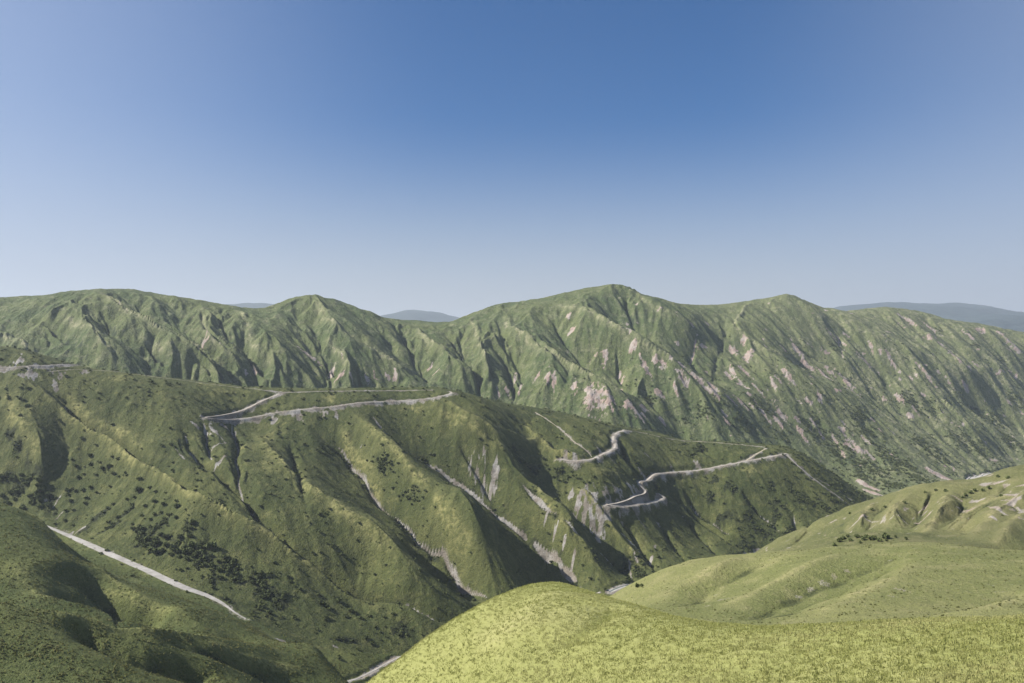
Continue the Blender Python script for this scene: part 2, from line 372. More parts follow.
# ------------------------------------------------------------------ traced ridges and gullies
# (kind, amplitude m, half width m, nearest, farthest, bareness, [(px,py)...])
for kind, amp, w, rg, bare, pts in LINES:
    if rg is E_ and w < 16: amp *= 1.7 if kind == 'g' else .9; w *= .8 if kind == 'g' else 1.1
    else: amp *= .62 if kind == 'g' else .4
    if rg is C_ and kind == 'g': amp *= .6
    wp = [((p[0] - CX) / F * p[2], p[2]) if len(p) == 3 else ray(H0, p[0], p[1], *rg) for p in pts]
    sl = window([p[0] for p in wp], [p[1] for p in wp], 5 * w + 20)
    dist, t = seg_dist(X[sl] + WXo[sl], Y[sl] + WYo[sl], wp)
    tap = sstep(0, .22, t) * (1 - .75 * sstep(.8, 1, t)) if kind == 'g' else (.1 + .9 * sstep(0, .2, t)) * (1 - sstep(.65, 1, t))
    cr = max(w * .13, 3.5 if kind == 'r' and rg[1] > 1035 else 1.5)
    soft = np.sqrt(dist ** 2 + cr ** 2) - cr
    prof = .45 * np.exp(-soft / w) + .55 * np.exp(-soft / (w * (.4 if kind == 'g' else .55)))
    H[sl] += (amp if kind == 'r' else -amp) * tap * prof
    if kind == 'r': DRY[sl] = np.maximum(DRY[sl], tap * (np.exp(-(dist / (w * .4)) ** 2) + .35 * np.exp(-(dist / w) ** 2)))
    else: SCRUB[sl] = np.maximum(SCRUB[sl], .65 * tap * np.exp(-(dist / (w * .5)) ** 2))
    if bare > 0:
        n = .5 + .7 * fbm(X[sl], Y[sl], 45, 3, 21)
        BARE[sl] = np.maximum(BARE[sl], .8 * sstep(.22, .5, (bare * 2.0 + .1) * (n * .7 + .3) * np.exp(-(dist / (w * .26)) ** 2) * np.clip(tap + .3, 0, 1)))
print('lines', round(time.time() - T0, 1))

# ------------------------------------------------------------------ erosion: stripes that follow the fall line, branching octave by octave
def itp(tab): 
    return np.exp(np.interp(PX, [t[0] for t in tab], [math.log(t[1]) for t in tab]))
b1 = itp([(-740,420),(330,420),(400,345),(560,330),(640,330),(700,262),(860,212),(1024,192),(1540,186)])     # near spur | rest
b2 = itp([(p, d) for p, y, d in STREAM[:13]] + [(850,1765),(900,1800),(950,2000),(972,2960),(985,3080),(1024,3280),(1200,3650),(1500,3950)])                                                                     # stream line
b3 = itp([(-700,1900),(-300,1920),(0,1900),(100,1930),(200,2020),(283,2100),(359,2180),(455,2300),(551,2390),(620,2430),(683,2460),(739,2470),(786,2460),(830,2450),(900,2450),(950,2460),(975,2980),(1024,3300),(1500,3970)])
b3 = np.maximum(b3, b2 * 1.0005)
b4 = itp([(-700,7000),(300,7200),(800,7600),(1500,9500)])
def after(b, w=.05): return sstep(-w, w, LD[:, None] - np.log(b)[None]).astype(np.float32)
mA = 1 - after(b1); mN = after(b1) * (1 - after(b2)); mE = after(b2) * (1 - after(b3)); mF = after(b3) * (1 - after(b4)); mZ = after(b4, .12)
mL = mN * (1 - sstep(380, 480, PX))[None]; mR = mN - mL
mCs = mR * sstep(800, 860, Y); mB = mR - mCs
AMP = [(700, (0, 0, 0, 0, 0, 1.0)), (330, (0, 0, 0, 0, .35, .9)), (165, (0, 0, .1, .1, .4, .3)), (82, (.0, .06, .2, .2, .62, 0)), (40, (.22, .10, .32, .26, .6, 0)), (20, (.2, .12, .3, .32, .5, 0))]
RIDGE = np.zeros_like(H)
def blur(a, n):
    for _ in range(n):
        b = a.copy(); b[1:-1] = .25 * a[:-2] + .5 * a[1:-1] + .25 * a[2:]; a = b
        b = a.copy(); b[:, 2:-2] = .25 * a[:, :-4] + .5 * a[:, 2:-2] + .25 * a[:, 4:]; a = b
    return a
for wl, (aB, aD, aC, aE, aF, aZ) in AMP:
    am = aB * mB + aD * mL + aC * mCs + aE * mE + aF * mF + aZ * mZ
    gx_, gy_ = grad(blur(H, 4 if wl > 30 else 2))
    s = np.hypot(gx_, gy_) + 1e-6
    # slopes are smoothed a little by wandering them, so the stripes fork
    px_, py_ = -gy_ / s, gx_ / s
    cell = wl * 1.5
    xx, yy = X / cell, Y / cell
    ix, iy = np.floor(xx).astype(np.int64), np.floor(yy).astype(np.int64)
    cs = np.zeros_like(H); sn = np.zeros_like(H)
    rows = np.nonzero(am.max(1) > .01)[0]
    r0, r1 = rows[0], rows[-1] + 1
    for i0 in range(r0, r1, 160):
        q = slice(i0, min(i0 + 160, r1))
        c_ = 0; s_ = 0
        for ax in (-1, 0, 1):
            for ay in (-1, 0, 1):
                k = _h(ix[q] + ax, iy[q] + ay, int(wl))
                vx = xx[q] - (ix[q] + ax + .2 + .6 * _R1[k]); vy = yy[q] - (iy[q] + ay + .2 + .6 * _R2[k])
                wgt = np.maximum(np.exp(-2.2 * (vx * vx + vy * vy)) - .01, 0)
                ph = (vx * px_[q] + vy * py_[q]) * (2 * math.pi * 1.5) + _R1[(k + 77) & 4095] * 1.2
                c_ = c_ + wgt * np.cos(ph); s_ = s_ + wgt * np.sin(ph)
        m = np.sqrt(c_ * c_ + s_ * s_) + .12
        cs[q] = c_ / m
    shape = np.where(cs > 0, cs, cs * 1.15) - .25 * (1 - np.abs(cs))       # sharper gullies, rounder ribs
    fade = sstep(.08, .38, s) * np.clip(s / .5, .3, 1.25)
    vary = np.clip(.75 + .7 * fbm(X, Y, wl * 5, 2, 31), .15, 1.5)
    dh = am * .085 * wl * fade * shape * vary
    H += dh.astype(np.float32)
    RIDGE += (am * fade * cs * vary * min(1, wl / 60)).astype(np.float32) * .6
print('erosion', round(time.time() - T0, 1))

# rolling and rough detail
for px, py, d_, a_, r_ in [(620,289,3420,14,48),(315,298,3000,12,42),(100,292,2645,8,55),(787,298,3860,14,55),(500,305,3360,5,50),(580,293,3400,5,60)]:
    x_, y_ = (px - CX) / F * d_, d_
    H += a_ * np.exp(-np.hypot(X - x_, Y - y_) / r_).astype(np.float32)
H += mF * fbm(X, Y, 140, 3, 141, .6) * 5
H += (mE * .6 + mF) * (fbm(X, Y, 60, 5, 41, .6) * 2.6) + mL * fbm(X, Y, 30, 4, 43) * 1.0 + mB * fbm(X, Y, 40, 4, 47) * 1.0 + mCs * fbm(X, Y, 24, 4, 49) * 1.4
lump = np.abs(fbm(X, Y, 1.5, 2, 53)); H += mA * (fbm(X, Y, 9, 3, 55) * .2 - lump * .13) + mZ * fbm(X, Y, 2200, 5, 57) * 90 * sstep(9000, 15000, Y)
GX_, GY_ = grad(H); SL = np.hypot(GX_, GY_)

# ------------------------------------------------------------------ bare patches (px, py, width px, length px), each laid along its own fall line
PATCH = [(590,393,11,13),(598,398,12,15),(609,396,9,10),(575,385,6,7),(554,380,5,10),(548,376,5,9),(630,405,10,6),(638,414,7,8),(644,409,10,5),(632,346,8,7),
 (571,332,6,6),(568,316,6,4),(605,354,6,7),(604,364,4,5),(646,368,7,12),(655,358,6,7),(662,364,8,6),(683,378,8,12),(676,388,4,8),(681,364,9,5),(693,373,8,4),
 (712,387,8,8),(716,394,5,5),(701,382,6,5),(733,350,8,6),(748,355,9,7),(744,341,6,5),(727,375,6,5),(732,372,5,6),(745,372,4,8),(742,384,4,9),(758,389,4,8),(773,383,4,7),
 (742,402,7,8),(733,402,5,5),(726,420,4,6),(763,413,5,12),(782,415,8,11),(780,423,6,12),(753,407,4,5),(786,374,7,9),(778,379,4,4),(792,380,3,9),(806,364,8,6),(812,369,5,5),
 (826,376,5,7),(843,377,7,8),(849,384,6,7),(854,392,4,8),(826,352,8,4),(839,342,4,10),(834,338,3,12),(866,362,6,10),(871,348,3,8),(880,352,5,4),(893,363,4,12),(888,353,4,4),(877,371,3,4),
 (918,365,3,8),(917,376,3,5),(926,372,3,7),(930,380,3,9),(950,384,3,7),(915,410,3,9),(897,396,4,6),(902,399,3,5),(797,419,6,5),(813,423,3,6),(850,446,5,8),(858,448,8,8),(842,452,3,7),(870,455,4,7),
 (900,460,3,6),(866,440,4,6),(845,425,3,5),(880,430,3,4),(835,440,3,6),(820,432,4,9),(806,440,3,9),(950,352,5,6),(940,344,5,4),(980,330,14,3),(1000,334,14,3),(1010,341,10,5),(930,328,5,6),(910,322,5,5),(970,336,5,8),
 (903,318,6,5),(1018,350,8,6),(960,360,5,5),(1000,372,16,2),(1016,377,14,2),(620,374,3,6),(622,381,3,5),(590,362,2,4),(508,392,4,6),(499,394,3,5),(520,388,3,5),(515,378,3,7),(536,378,3,6),
 (437,371,3,5),(430,367,3,5),(395,375,4,6),(388,378,5,5),(366,378,5,5),(374,374,5,5),(332,374,4,9),(340,376,4,7),(352,379,4,6),(310,356,4,9),(303,351,4,7),(205,342,3,7),(206,336,2,6),(246,372,3,6),(255,374,2,5),
 (700,440,0,0)]
PATCH_E = [(485, 478, 7, 22),(478, 474, 6, 16),(492, 482, 6, 22),(470, 468, 5, 12),(496, 474, 5, 14),(585, 508, 7, 22),(578, 505, 6, 18),(592, 515, 9, 26),(601, 519, 9, 18),(571, 495, 4, 10),(596, 535, 6, 16),(608, 516, 8, 8),(618, 492, 12, 6),(632, 487, 10, 5),(606, 490, 9, 8),(595, 494, 8, 6),(640, 493, 7, 5),(622, 498, 14, 4),(698, 463, 5, 4),(672, 466, 6, 4),(205, 430, 4, 14),(215, 432, 6, 14),(226, 428, 6, 10),(198, 428, 4, 10),(236, 436, 4, 16),(213, 448, 4, 9),(220, 462, 4, 8),(300, 415, 14, 5),(325, 412, 12, 5),(336, 414, 5, 7),(275, 419, 8, 5),(30, 374, 20, 6),(60, 374, 12, 6),(55, 384, 6, 9),(85, 372, 10, 3),(20, 360, 10, 5),(545, 520, 4, 14),(565, 540, 4, 12),(573, 562, 3, 10),(556, 530, 5, 10),(635, 555, 2, 20),(628, 540, 2, 20),(650, 565, 3, 12),(630, 567, 3, 10),(655, 520, 2, 16),(640, 520, 2, 18),(60, 515, 2, 9),(55, 505, 2, 7),(80, 530, 6, 5),(45, 500, 4, 4),(70, 535, 6, 4),(360, 448, 4, 6),(300, 650, 12, 3),(280, 640, 10, 3),(335, 646, 12, 2),(250, 628, 6, 3),(180, 453, 3, 7),(600, 450, 4, 5),(575, 454, 8, 4),(567, 451, 6, 4),(608, 456, 3, 6),(647, 455, 3, 6),(641, 472, 5, 4)]
PATCH_C = [(868,520,3,9),(855,523,3,8),(862,515,3,7),(832,522,3,7),(890,520,4,8),(880,524,3,8),(873,527,3,5),(930,512,4,9),(925,508,3,9),(940,503,3,7),(1000,510,9,9),(1010,502,9,9),(995,518,7,7),(1018,494,8,8),(1024,520,8,6),(980,500,5,7),
 (1000,482,12,4),(985,484,10,4),(1018,486,9,5),(958,498,4,6),(1018,510,8,8),(905,522,3,7),(899,515,3,7),(918,524,3,7),(845,520,3,6),(970,510,4,6)]
PATCH_B = [(915,549,9,2),(900,556,9,2),(888,560,8,2),(850,572,9,2.5),(838,577,9,2.5),(826,583,9,2.5),(813,590,8,3),(800,598,9,3),(880,600,8,5),(890,596,8,5),(902,590,8,6),(912,582,7,5),(870,608,8,4),(998,592,5,3),(992,585,4,3),(720,600,8,4),(708,606,7,3),(715,595,6,3),(1010,577,7,2),(770,560,4,2)]
rag = fbm(X, Y, 22, 4, 61) * .5 + fbm(X, Y, 7, 2, 63) * .18
def paint(ch, lst, rg, gain=1.0, ragk=1.0):
    for px, py, wpx, lpx in lst:
        if wpx == 0: continue
        x, y = ray(H, px, py, *rg)
        i = min(np.searchsorted(D, y), NR - 2); j = min(np.searchsorted(PX, px), NC - 2)
        gx0, gy0 = float(GX_[i - 6:i + 7, j - 3:j + 4].mean()), float(GY_[i - 6:i + 7, j - 3:j + 4].mean())
        sl = math.hypot(gx0, gy0) + 1e-6; gx0 /= sl; gy0 /= sl
        if math.hypot(gx0, gy0) < .2: gx0, gy0 = 0, 1
        m = y / F
        wm = wpx * m * .5
        # length on the ground of lpx of picture height, seen along the fall line
        lm = min(lpx * m * .6 / max(.35, sl * .8), 4 * max(wm, 4) + 15)
        sl_ = window([x], [y], 2.2 * max(wm, lm))
        dx, dy = X[sl_] + WXo[sl_] * .4 - x, Y[sl_] + WYo[sl_] * .4 - y
        a = (dx * gx0 + dy * gy0) / lm; b = (-dx * gy0 + dy * gx0) / wm
        st = perlin(b * wm / 3.5 + px * .7, a * lm / 22 + py * .9, 97) * .45 + perlin(b * wm / 8 + px, a * lm / 14, 99) * .35
        r = np.sqrt(a * a + b * b) + rag[sl_] * ragk + st * ragk
        ch[sl_] = np.maximum(ch[sl_], gain * (1 - sstep(.6, 1.15, r)))
paint(BARE, [(a, b, c * 1.1, d * 1.2) for a, b, c, d in PATCH], (1900, 5600), .8, 1.25)
paint(BARE, [(a, b, c * (1.05 if b > 460 and a > 430 else .8), d * 1.2) for a, b, c, d in PATCH_E], (950, 2900), .66, 1.5)
paint(BARE, PATCH_C, (800, 1180), .56, 1.7)
paint(BARE, [(940,475,9,10),(950,479,8,6),(868,486,8,10),(874,493,8,10),(932,472,5,5)], (2400, 3600), .9, .6)
paint(DRY, [(260,440,14,22),(268,462,12,18),(300,486,16,12),(345,510,18,10),(362,524,16,10),(385,548,16,10),(445,508,12,16),(462,538,12,16),(430,492,12,10),(420,408,16,6),(455,420,14,8),(500,432,18,8),(560,452,10,8),(590,462,10,8),(600,445,10,8),(640,540,10,16),(665,470,10,6),(680,480,10,6),(110,452,16,6),(30,410,16,12),(60,445,16,10),(210,384,26,4),(120,378,20,5),(225,392,26,5),(330,398,20,4),(600,435,10,5),(750,470,20,5),(236,575,6,16)], (950, 2350), .75, 1.6)
paint(BARE, PATCH_B, (330, 775), .45, 1.8)
# small scattered slips of bare ground on steep land of the range and the right spurs
slip = fbm(X * .7, Y * .7, 42, 3, 71) + .30 * np.minimum(SL, .9) + .12 * fbm(X, Y, 400, 2, 75)
east = sstep(-300, 900, X)
BARE = np.maximum(BARE, (mF * (.35 + .65 * east)) * sstep(.8, 1.0, slip) * .7)
BARE = np.maximum(BARE, mCs * sstep(.66, .95, fbm(X, Y, 18, 3, 73) + .35 * SL) * .5)

# ------------------------------------------------------------------ scrub and woods (px, py, w, l)
WOOD_E = [(22,487,26,18),(10,475,16,10),(35,500,14,9),(118,520,14,20),(150,535,26,18),(175,540,18,16),(205,552,16,18),(95,520,12,16),(235,570,16,20),(215,575,16,10),(225,600,10,10),(265,590,16,14),(280,600,12,10),(345,640,20,8),(400,630,16,8),
 (455,625,14,10),(600,560,22,12),(570,590,18,8),(625,565,14,12),(715,480,12,6),(730,488,12,7),(712,500,14,10),(725,515,18,12),(750,520,16,12),(770,483,14,8),(790,485,14,8),(800,498,18,8),(820,505,16,8),(780,510,16,12),
 (765,535,18,10),(790,530,18,10),(740,540,14,8),(690,450,16,6),(700,446,14,5),(655,485,8,8),(640,478,8,6),(635,460,8,8),(640,445,10,5),(515,450,12,6),(520,460,9,5),(382,462,14,10),(412,495,14,12),(560,470,16,8),(535,470,16,8),
 (640,575,14,8),(835,500,12,8),(320,600,14,10),(640,560,8,8),(500,620,14,8),(545,560,8,8)]
WOOD_F = [(870,470,36,20),(900,465,34,18),(840,455,30,20),(930,450,40,14),(960,440,30,12),(980,450,24,10),(890,485,26,10),(920,478,18,8),(865,430,30,14),(815,430,26,16),(780,435,20,12),(740,420,30,14),(700,412,26,10),(760,405,26,12),(910,400,26,10),
 (930,410,24,12),(990,420,30,12),(860,415,24,10),(830,400,20,10),(1010,440,24,12),(1015,400,26,12),(960,395,20,8),(720,400,16,8),(680,420,18,6),(650,400,18,8),(805,345,8,10),(832,345,7,10),(785,350,8,6),(975,345,10,8),(938,330,8,6),(1000,360,14,8)]
WF = np.zeros_like(H)
paint(SCRUB, WOOD_E, (950, 2900), .8, 1.2)
paint(WF, WOOD_F, (2400, 5600), .8, 1.4)
WF *= mF
SCRUB = np.maximum(SCRUB, WF * .32)
DRY = np.maximum(DRY, mF * sstep(300, 1900, X) * (.75 + .5 * fbm(X, Y, 120, 3, 87)))  # drier grass eastwards on the range; its paleness also paints in haze
SCRUB = np.clip(SCRUB * (.75 + .6 * fbm(X, Y, 26, 3, 81)), 0, 1)
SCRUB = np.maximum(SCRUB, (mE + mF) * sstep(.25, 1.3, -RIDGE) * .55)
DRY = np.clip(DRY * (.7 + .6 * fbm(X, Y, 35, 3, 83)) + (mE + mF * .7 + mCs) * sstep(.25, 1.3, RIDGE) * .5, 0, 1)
print('paint', round(time.time() - T0, 1))

# ------------------------------------------------------------------ roads: ground is benched to carry them
def resample(pts, step):
    pts = np.array(pts); L = np.r_[0, np.cumsum(np.hypot(*np.diff(pts, axis=0).T))]
    n = max(3, int(L[-1] / step)); t = np.linspace(0, L[-1], n)
    return np.c_[np.interp(t, L, pts[:, 0]), np.interp(t, L, pts[:, 1])]
def smooth(a, k):
    for _ in range(k):
        b = a.copy(); b[1:-1] = .25 * a[:-2] + .5 * a[1:-1] + .25 * a[2:]; a = b
    return a
ROADS = {}; ROADM = np.zeros_like(H)
def road(name, pts, rg, width, cut, label_bare=.62, sm=3, scree=0):
    # densify between the surveyed marks before dropping each one on the land
    q = []
    given = len(pts[0]) == 3
    if given: wp = np.array([((p[0] - CX) / F * p[2], p[2]) for p in pts])
    for a, b in zip(pts[:-1], pts[1:]):
        n = max(1, int(math.hypot(b[0] - a[0], b[1] - a[1]) / 3))
        q += [(a[0] + (b[0] - a[0]) * k / n, a[1] + (b[1] - a[1]) * k / n) for k in range(n)]
    q.append(pts[-1])
    if not given:
        wp = np.array([ray(H, px, py, *rg) for px, py in q])
        wp[:, 1] = smooth(np.clip(wp[:, 1], *rg), 6)
        wp[:, 0] = (np.array([p[0] for p in q]) - CX) / F * wp[:, 1]
    wp = resample(wp, 6.0); wp = smooth(wp, sm)
    z = smooth(height_at(H, wp[:, 0], wp[:, 1]), 10)
    R = np.c_[wp, z]
    for k in range(0, len(R) - 1, 6):
        seg = R[k:k + 7]
        sl = window(seg[:, 0], seg[:, 1], cut + 26)
        if sl[0].stop <= sl[0].start or sl[1].stop <= sl[1].start: continue
        best = np.full(X[sl].shape, 1e9, np.float32); zz = np.zeros_like(best)
        for a, b in zip(seg[:-1], seg[1:]):
            dx, dy = b[0] - a[0], b[1] - a[1]; l2 = dx * dx + dy * dy + 1e-9
            t = np.clip(((X[sl] - a[0]) * dx + (Y[sl] - a[1]) * dy) / l2, 0, 1)
            dd = np.hypot(X[sl] - a[0] - t * dx, Y[sl] - a[1] - t * dy)
            m = dd < best; best = np.where(m, dd, best); zz = np.where(m, a[2] + t * (b[2] - a[2]), zz)
        low = H[sl] < zz - .4
        wgt = 1 - sstep(width * .5 + 1.5, width * .5 + 1.5 + cut, best)
        H[sl] = H[sl] * (1 - wgt) + (zz - .25) * wgt
        ROADM[sl] = np.maximum(ROADM[sl], 1 - sstep(width * .5 + 1, width * .5 + 3.5, best))
        r2 = best + rag[sl] * 9
        BARE[sl] = np.maximum(BARE[sl], label_bare * (1 - sstep(width * .5 + 1, width * .5 + 2 + cut * .8, r2)))
        if scree: BARE[sl] = np.maximum(BARE[sl], low * scree * (1 - sstep(4, 26, best + rag[sl] * 16)))
        SCRUB[sl] *= sstep(width * .5, width * .5 + cut, best)
    ROADS[name] = (R, width)
M_ = (1250, 2250)
road('upper', [(-30,368),(0,367.5),(33,366),(55,364.8),(76,364.5)], (1600, 1730), 4.5, 5, scree=.6)
road('crest', [(50,371.5),(69,369.2),(102,370.3),(127,372.5),(152,376.5),(178,379.5),(210,384),(241,387.6),(262,389.5)], (1630, 1815), 2.6, 4, .5)
road('zig', [(283,392.5),(263,400),(244,410),(221,415),(206,418),(203,419.5),(222,419),(239,418.3),(250,417.6),(275,412.5),(313,408),(341,406),(352,403),(385,401),(428,398.8),(445,396.3),(453,393.2),(450,391.6)], (1600, 1965), 5.4, 6, scree=.6)
road('zigtop', [(262,390),(283,392.5),(291,392.3),(324,391.2),(359,390.8),(402,390.6),(430,390)], (1760, 1945), 5, 7)
road('mid', [(560,459),(568,462),(581,463.5),(591,459.5),(606,453.5),(615.5,447),(612.5,438.5),(616,434),(624,430)], (1550, 2170), 5.4, 12, scree=.6)
road('midright', [(624,430.5),(642,431.5),(657,436.8),(683,440.5),(716,442.5),(739,444.6),(765,447)], (1980, 2200), 2.2, 5, .6)
road('lower', [(786,453.6),(764,458.2),(746,461),(721,466),(693,471),(662.5,472.3),(652,473.5),(650,478),(637,484),(641,487),(647,490.5),(637,496.5),(619,503),(603,507.2),(607,508),(627,506.3),(652,502.3),(665,496.5),(659,493.8)], (1550, 2150), 5.4, 12, scree=.6)
road('spur', [(746,460.5),(757,454.5),(766,448.5)], (1950, 2150), 3, 5)
road('descent', [(786,453.8),(791,459.5),(802,469.5),(813,478.5),(828,489),(841,498.5),(851,506)], (1700, 2100), 5.4, 8)
road('path', [(535.5,412.3),(548,420),(563.5,431),(576,444),(588,450),(592,457)], (1780, 2180), 1.7, 4, .6)
road('wash', [(42,524.5),(60,531.5),(90,545),(120,558.5),(150,571.5),(180,586),(205,594.5),(222,602.5),(237,614),(246,619)], (1050, 1420), 6, 7, .45)
road('river', [p for p in STREAM if 600 < p[0] < 1300], (1380, 3700), 12, 10, .8, sm=12)
road('rill', [(330,684),(352,681),(372,672),(395,658),(430,648),(470,636),(520,622),(570,606),(600,592)], (1000, 1480), 2.8, 7, .7, 5)
print('roads', round(time.time() - T0, 1))

# ------------------------------------------------------------------ Blender helpers
scn = bpy.context.scene
COL = scn.collection
def mesh_from(name, verts, faces, smooth_=True, mat=None, parent=None):
    """verts (N,3) array, faces (M,k) array with constant k"""
    verts = np.asarray(verts, np.float32); faces = np.asarray(faces, np.int32)
    me = bpy.data.meshes.new(name)
    me.vertices.add(len(verts)); me.vertices.foreach_set('co', verts.ravel())
    k = faces.shape[1]
    me.loops.add(faces.size); me.loops.foreach_set('vertex_index', faces.ravel())
    me.polygons.add(len(faces))
    me.polygons.foreach_set('loop_start', np.arange(0, faces.size, k, dtype=np.int32))
    me.polygons.foreach_set('use_smooth', np.full(len(faces), smooth_))
    me.update(calc_edges=True)
    if mat: me.materials.append(mat)
    o = bpy.data.objects.new(name, me); COL.objects.link(o)
    if parent: o.parent = parent
    return o
def tag(o, label=None, cat=None, group=None, kind=None):
    if label: o['label'] = label
    if cat: o['category'] = cat
    if group: o['group'] = group
    if kind: o['kind'] = kind
    return o

class NT:
    def __init__(s, name):
        s.m = bpy.data.materials.new(name); s.m.use_nodes = True; s.t = s.m.node_tree; s.t.nodes.clear()
        s.out = s.n('ShaderNodeOutputMaterial'); s.b = s.n('ShaderNodeBsdfPrincipled')
        s.l(s.b.outputs[0], s.out.inputs['Surface'])
        s.b.inputs['Specular IOR Level'].default_value = .15; s.b.inputs['Roughness'].default_value = .9
    def n(s, t, **k):
        o = s.t.nodes.new(t)
        for a, v in k.items(): setattr(o, a, v)
        return o
    def l(s, a, b): s.t.links.new(a, b)
    def noise(s, vec, scale, det=4, rough=.55):
        o = s.n('ShaderNodeTexNoise'); o.inputs['Scale'].default_value = scale; o.inputs['Detail'].default_value = det; o.inputs['Roughness'].default_value = rough
        s.l(vec, o.inputs['Vector']); return o.outputs['Fac']
    def ramp(s, f, a, b, lo=0., hi=1.):
        o = s.n('ShaderNodeMapRange'); o.interpolation_type = 'SMOOTHSTEP'
        for i, v in enumerate((a, b, lo, hi)): o.inputs[i + 1].default_value = v
        s.l(f, o.inputs[0]); return o.outputs[0]
    def mix(s, f, a, b):
        o = s.n('ShaderNodeMix', data_type='RGBA')
        if isinstance(f, (int, float)): o.inputs[0].default_value = f
        else: s.l(f, o.inputs[0])
        for v, k in ((a, 6), (b, 7)):
            if isinstance(v, tuple): o.inputs[k].default_value = (*v, 1)
            else: s.l(v, o.inputs[k])
        return o.outputs[2]
    def math(s, op, a, b):
        o = s.n('ShaderNodeMath', operation=op)
        for v, k in ((a, 0), (b, 1)):
            if isinstance(v, (int, float)): o.inputs[k].default_value = v
            else: s.l(v, o.inputs[k])
        return o.outputs[0]
    def bump(s, h, strength, dist):
        o = s.n('ShaderNodeBump'); o.inputs['Strength'].default_value = strength; o.inputs['Distance'].default_value = dist
        s.l(h, o.inputs['Height']); return o

def land_material(name, lush, mid, dry, soil, rock, scrub, fine, bump_d, tuft=0.0, bump_s=.7, dmix=1.0):
    k = NT(name)
    pos = k.n('ShaderNodeNewGeometry').outputs['Position']
    at = k.n('ShaderNodeAttribute', attribute_name='cover')
    sep = k.n('ShaderNodeSeparateColor'); k.l(at.outputs['Color'], sep.inputs[0])
    bare, dryv, scr = sep.outputs[0], sep.outputs[1], sep.outputs[2]
    big = k.noise(pos, .006, 4); med = k.noise(pos, .035, 5, .6); sm = k.noise(pos, fine, 4, .65); tiny = k.noise(pos, fine * 4.3, 3, .6)
    g = k.mix(k.ramp(big, .35, .65), lush, mid)
    g = k.mix(k.math('MULTIPLY', k.ramp(med, .48, .72), .45 * dmix), g, dry)
    g = k.mix(k.math('MULTIPLY', k.ramp(sm, .5, .7), .5 * dmix), g, dry)
    g = k.mix(k.math('MULTIPLY', k.ramp(tiny, .5, .66), .6), g, scrub)
    g = k.mix(k.math('MULTIPLY', dryv, .85), g, k.mix(k.ramp(sm, .35, .65), dry, mid))
    sfac = k.ramp(k.math('ADD', scr, k.math('MULTIPLY', k.math('SUBTRACT', sm, .5), .9)), .28, .62)
    g = k.mix(k.math('MULTIPLY', sfac, .8), g, scrub)
    bfac = k.ramp(k.math('ADD', bare, k.math('MULTIPLY', k.math('SUBTRACT', tiny, .5), .7)), .36, .56)
    g = k.mix(bfac, g, k.mix(k.ramp(med, .4, .62), k.mix(k.ramp(sm, .3, .7), soil, tuple(c * .72 for c in soil)), rock))
    k.l(g, k.b.inputs['Base Color'])
    hgt = k.math('ADD', k.math('MULTIPLY', sm, 1.0), k.math('MULTIPLY', tiny, .45))
    b = k.bump(hgt, bump_s, bump_d); k.l(b.outputs[0], k.b.inputs['Normal'])
    return k.m

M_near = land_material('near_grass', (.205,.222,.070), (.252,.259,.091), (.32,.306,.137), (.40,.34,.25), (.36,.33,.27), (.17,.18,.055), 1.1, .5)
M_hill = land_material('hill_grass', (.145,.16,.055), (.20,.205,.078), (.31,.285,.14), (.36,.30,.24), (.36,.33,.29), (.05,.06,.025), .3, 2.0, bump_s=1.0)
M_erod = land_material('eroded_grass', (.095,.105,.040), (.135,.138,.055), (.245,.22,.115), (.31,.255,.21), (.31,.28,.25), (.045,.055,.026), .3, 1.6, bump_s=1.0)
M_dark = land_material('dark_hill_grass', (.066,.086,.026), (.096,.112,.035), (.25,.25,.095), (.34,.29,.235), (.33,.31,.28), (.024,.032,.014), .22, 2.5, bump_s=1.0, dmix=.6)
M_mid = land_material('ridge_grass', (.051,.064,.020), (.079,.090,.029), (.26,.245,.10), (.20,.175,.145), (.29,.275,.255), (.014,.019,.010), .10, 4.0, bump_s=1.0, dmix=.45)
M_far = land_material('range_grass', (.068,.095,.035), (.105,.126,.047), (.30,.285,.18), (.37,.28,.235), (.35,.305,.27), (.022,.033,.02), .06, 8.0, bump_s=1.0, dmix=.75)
M_dist = land_material('distant_hazed_land', (.03,.052,.062), (.05,.072,.08), (.09,.105,.10), (.3,.26,.22), (.3,.28,.25), (.04,.055,.035), .012, 20.0)  # base colours carry the blue of distant air, painted in on top of the haze

# ------------------------------------------------------------------ the land, one sheet cut along the valley lines
cover = np.stack([BARE, DRY, SCRUB, np.ones_like(H)], -1).astype(np.float32)
verts = np.stack([X, Y, H + ZC], -1)
fd = .5 * (D[:-1] + D[1:]); jj = .5 * (np.arange(NC - 1) * 0 + 1)
def mid(b): return .5 * (b[:-1] + b[1:])
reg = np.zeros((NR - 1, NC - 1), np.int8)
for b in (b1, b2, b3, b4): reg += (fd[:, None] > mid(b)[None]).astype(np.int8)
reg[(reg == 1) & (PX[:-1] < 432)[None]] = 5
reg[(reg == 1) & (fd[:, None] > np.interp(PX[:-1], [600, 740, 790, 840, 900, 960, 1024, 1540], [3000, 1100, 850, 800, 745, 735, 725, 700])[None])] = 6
GX_, GY_ = grad(H)
NRM = np.stack([-GX_, -GY_, np.ones_like(H)], -1); NRM /= np.linalg.norm(NRM, axis=-1, keepdims=True)
vid = np.arange(NR * NC).reshape(NR, NC)
quads = np.stack([vid[:-1, :-1], vid[:-1, 1:], vid[1:, 1:], vid[1:, :-1]], -1)
LANDS = {}
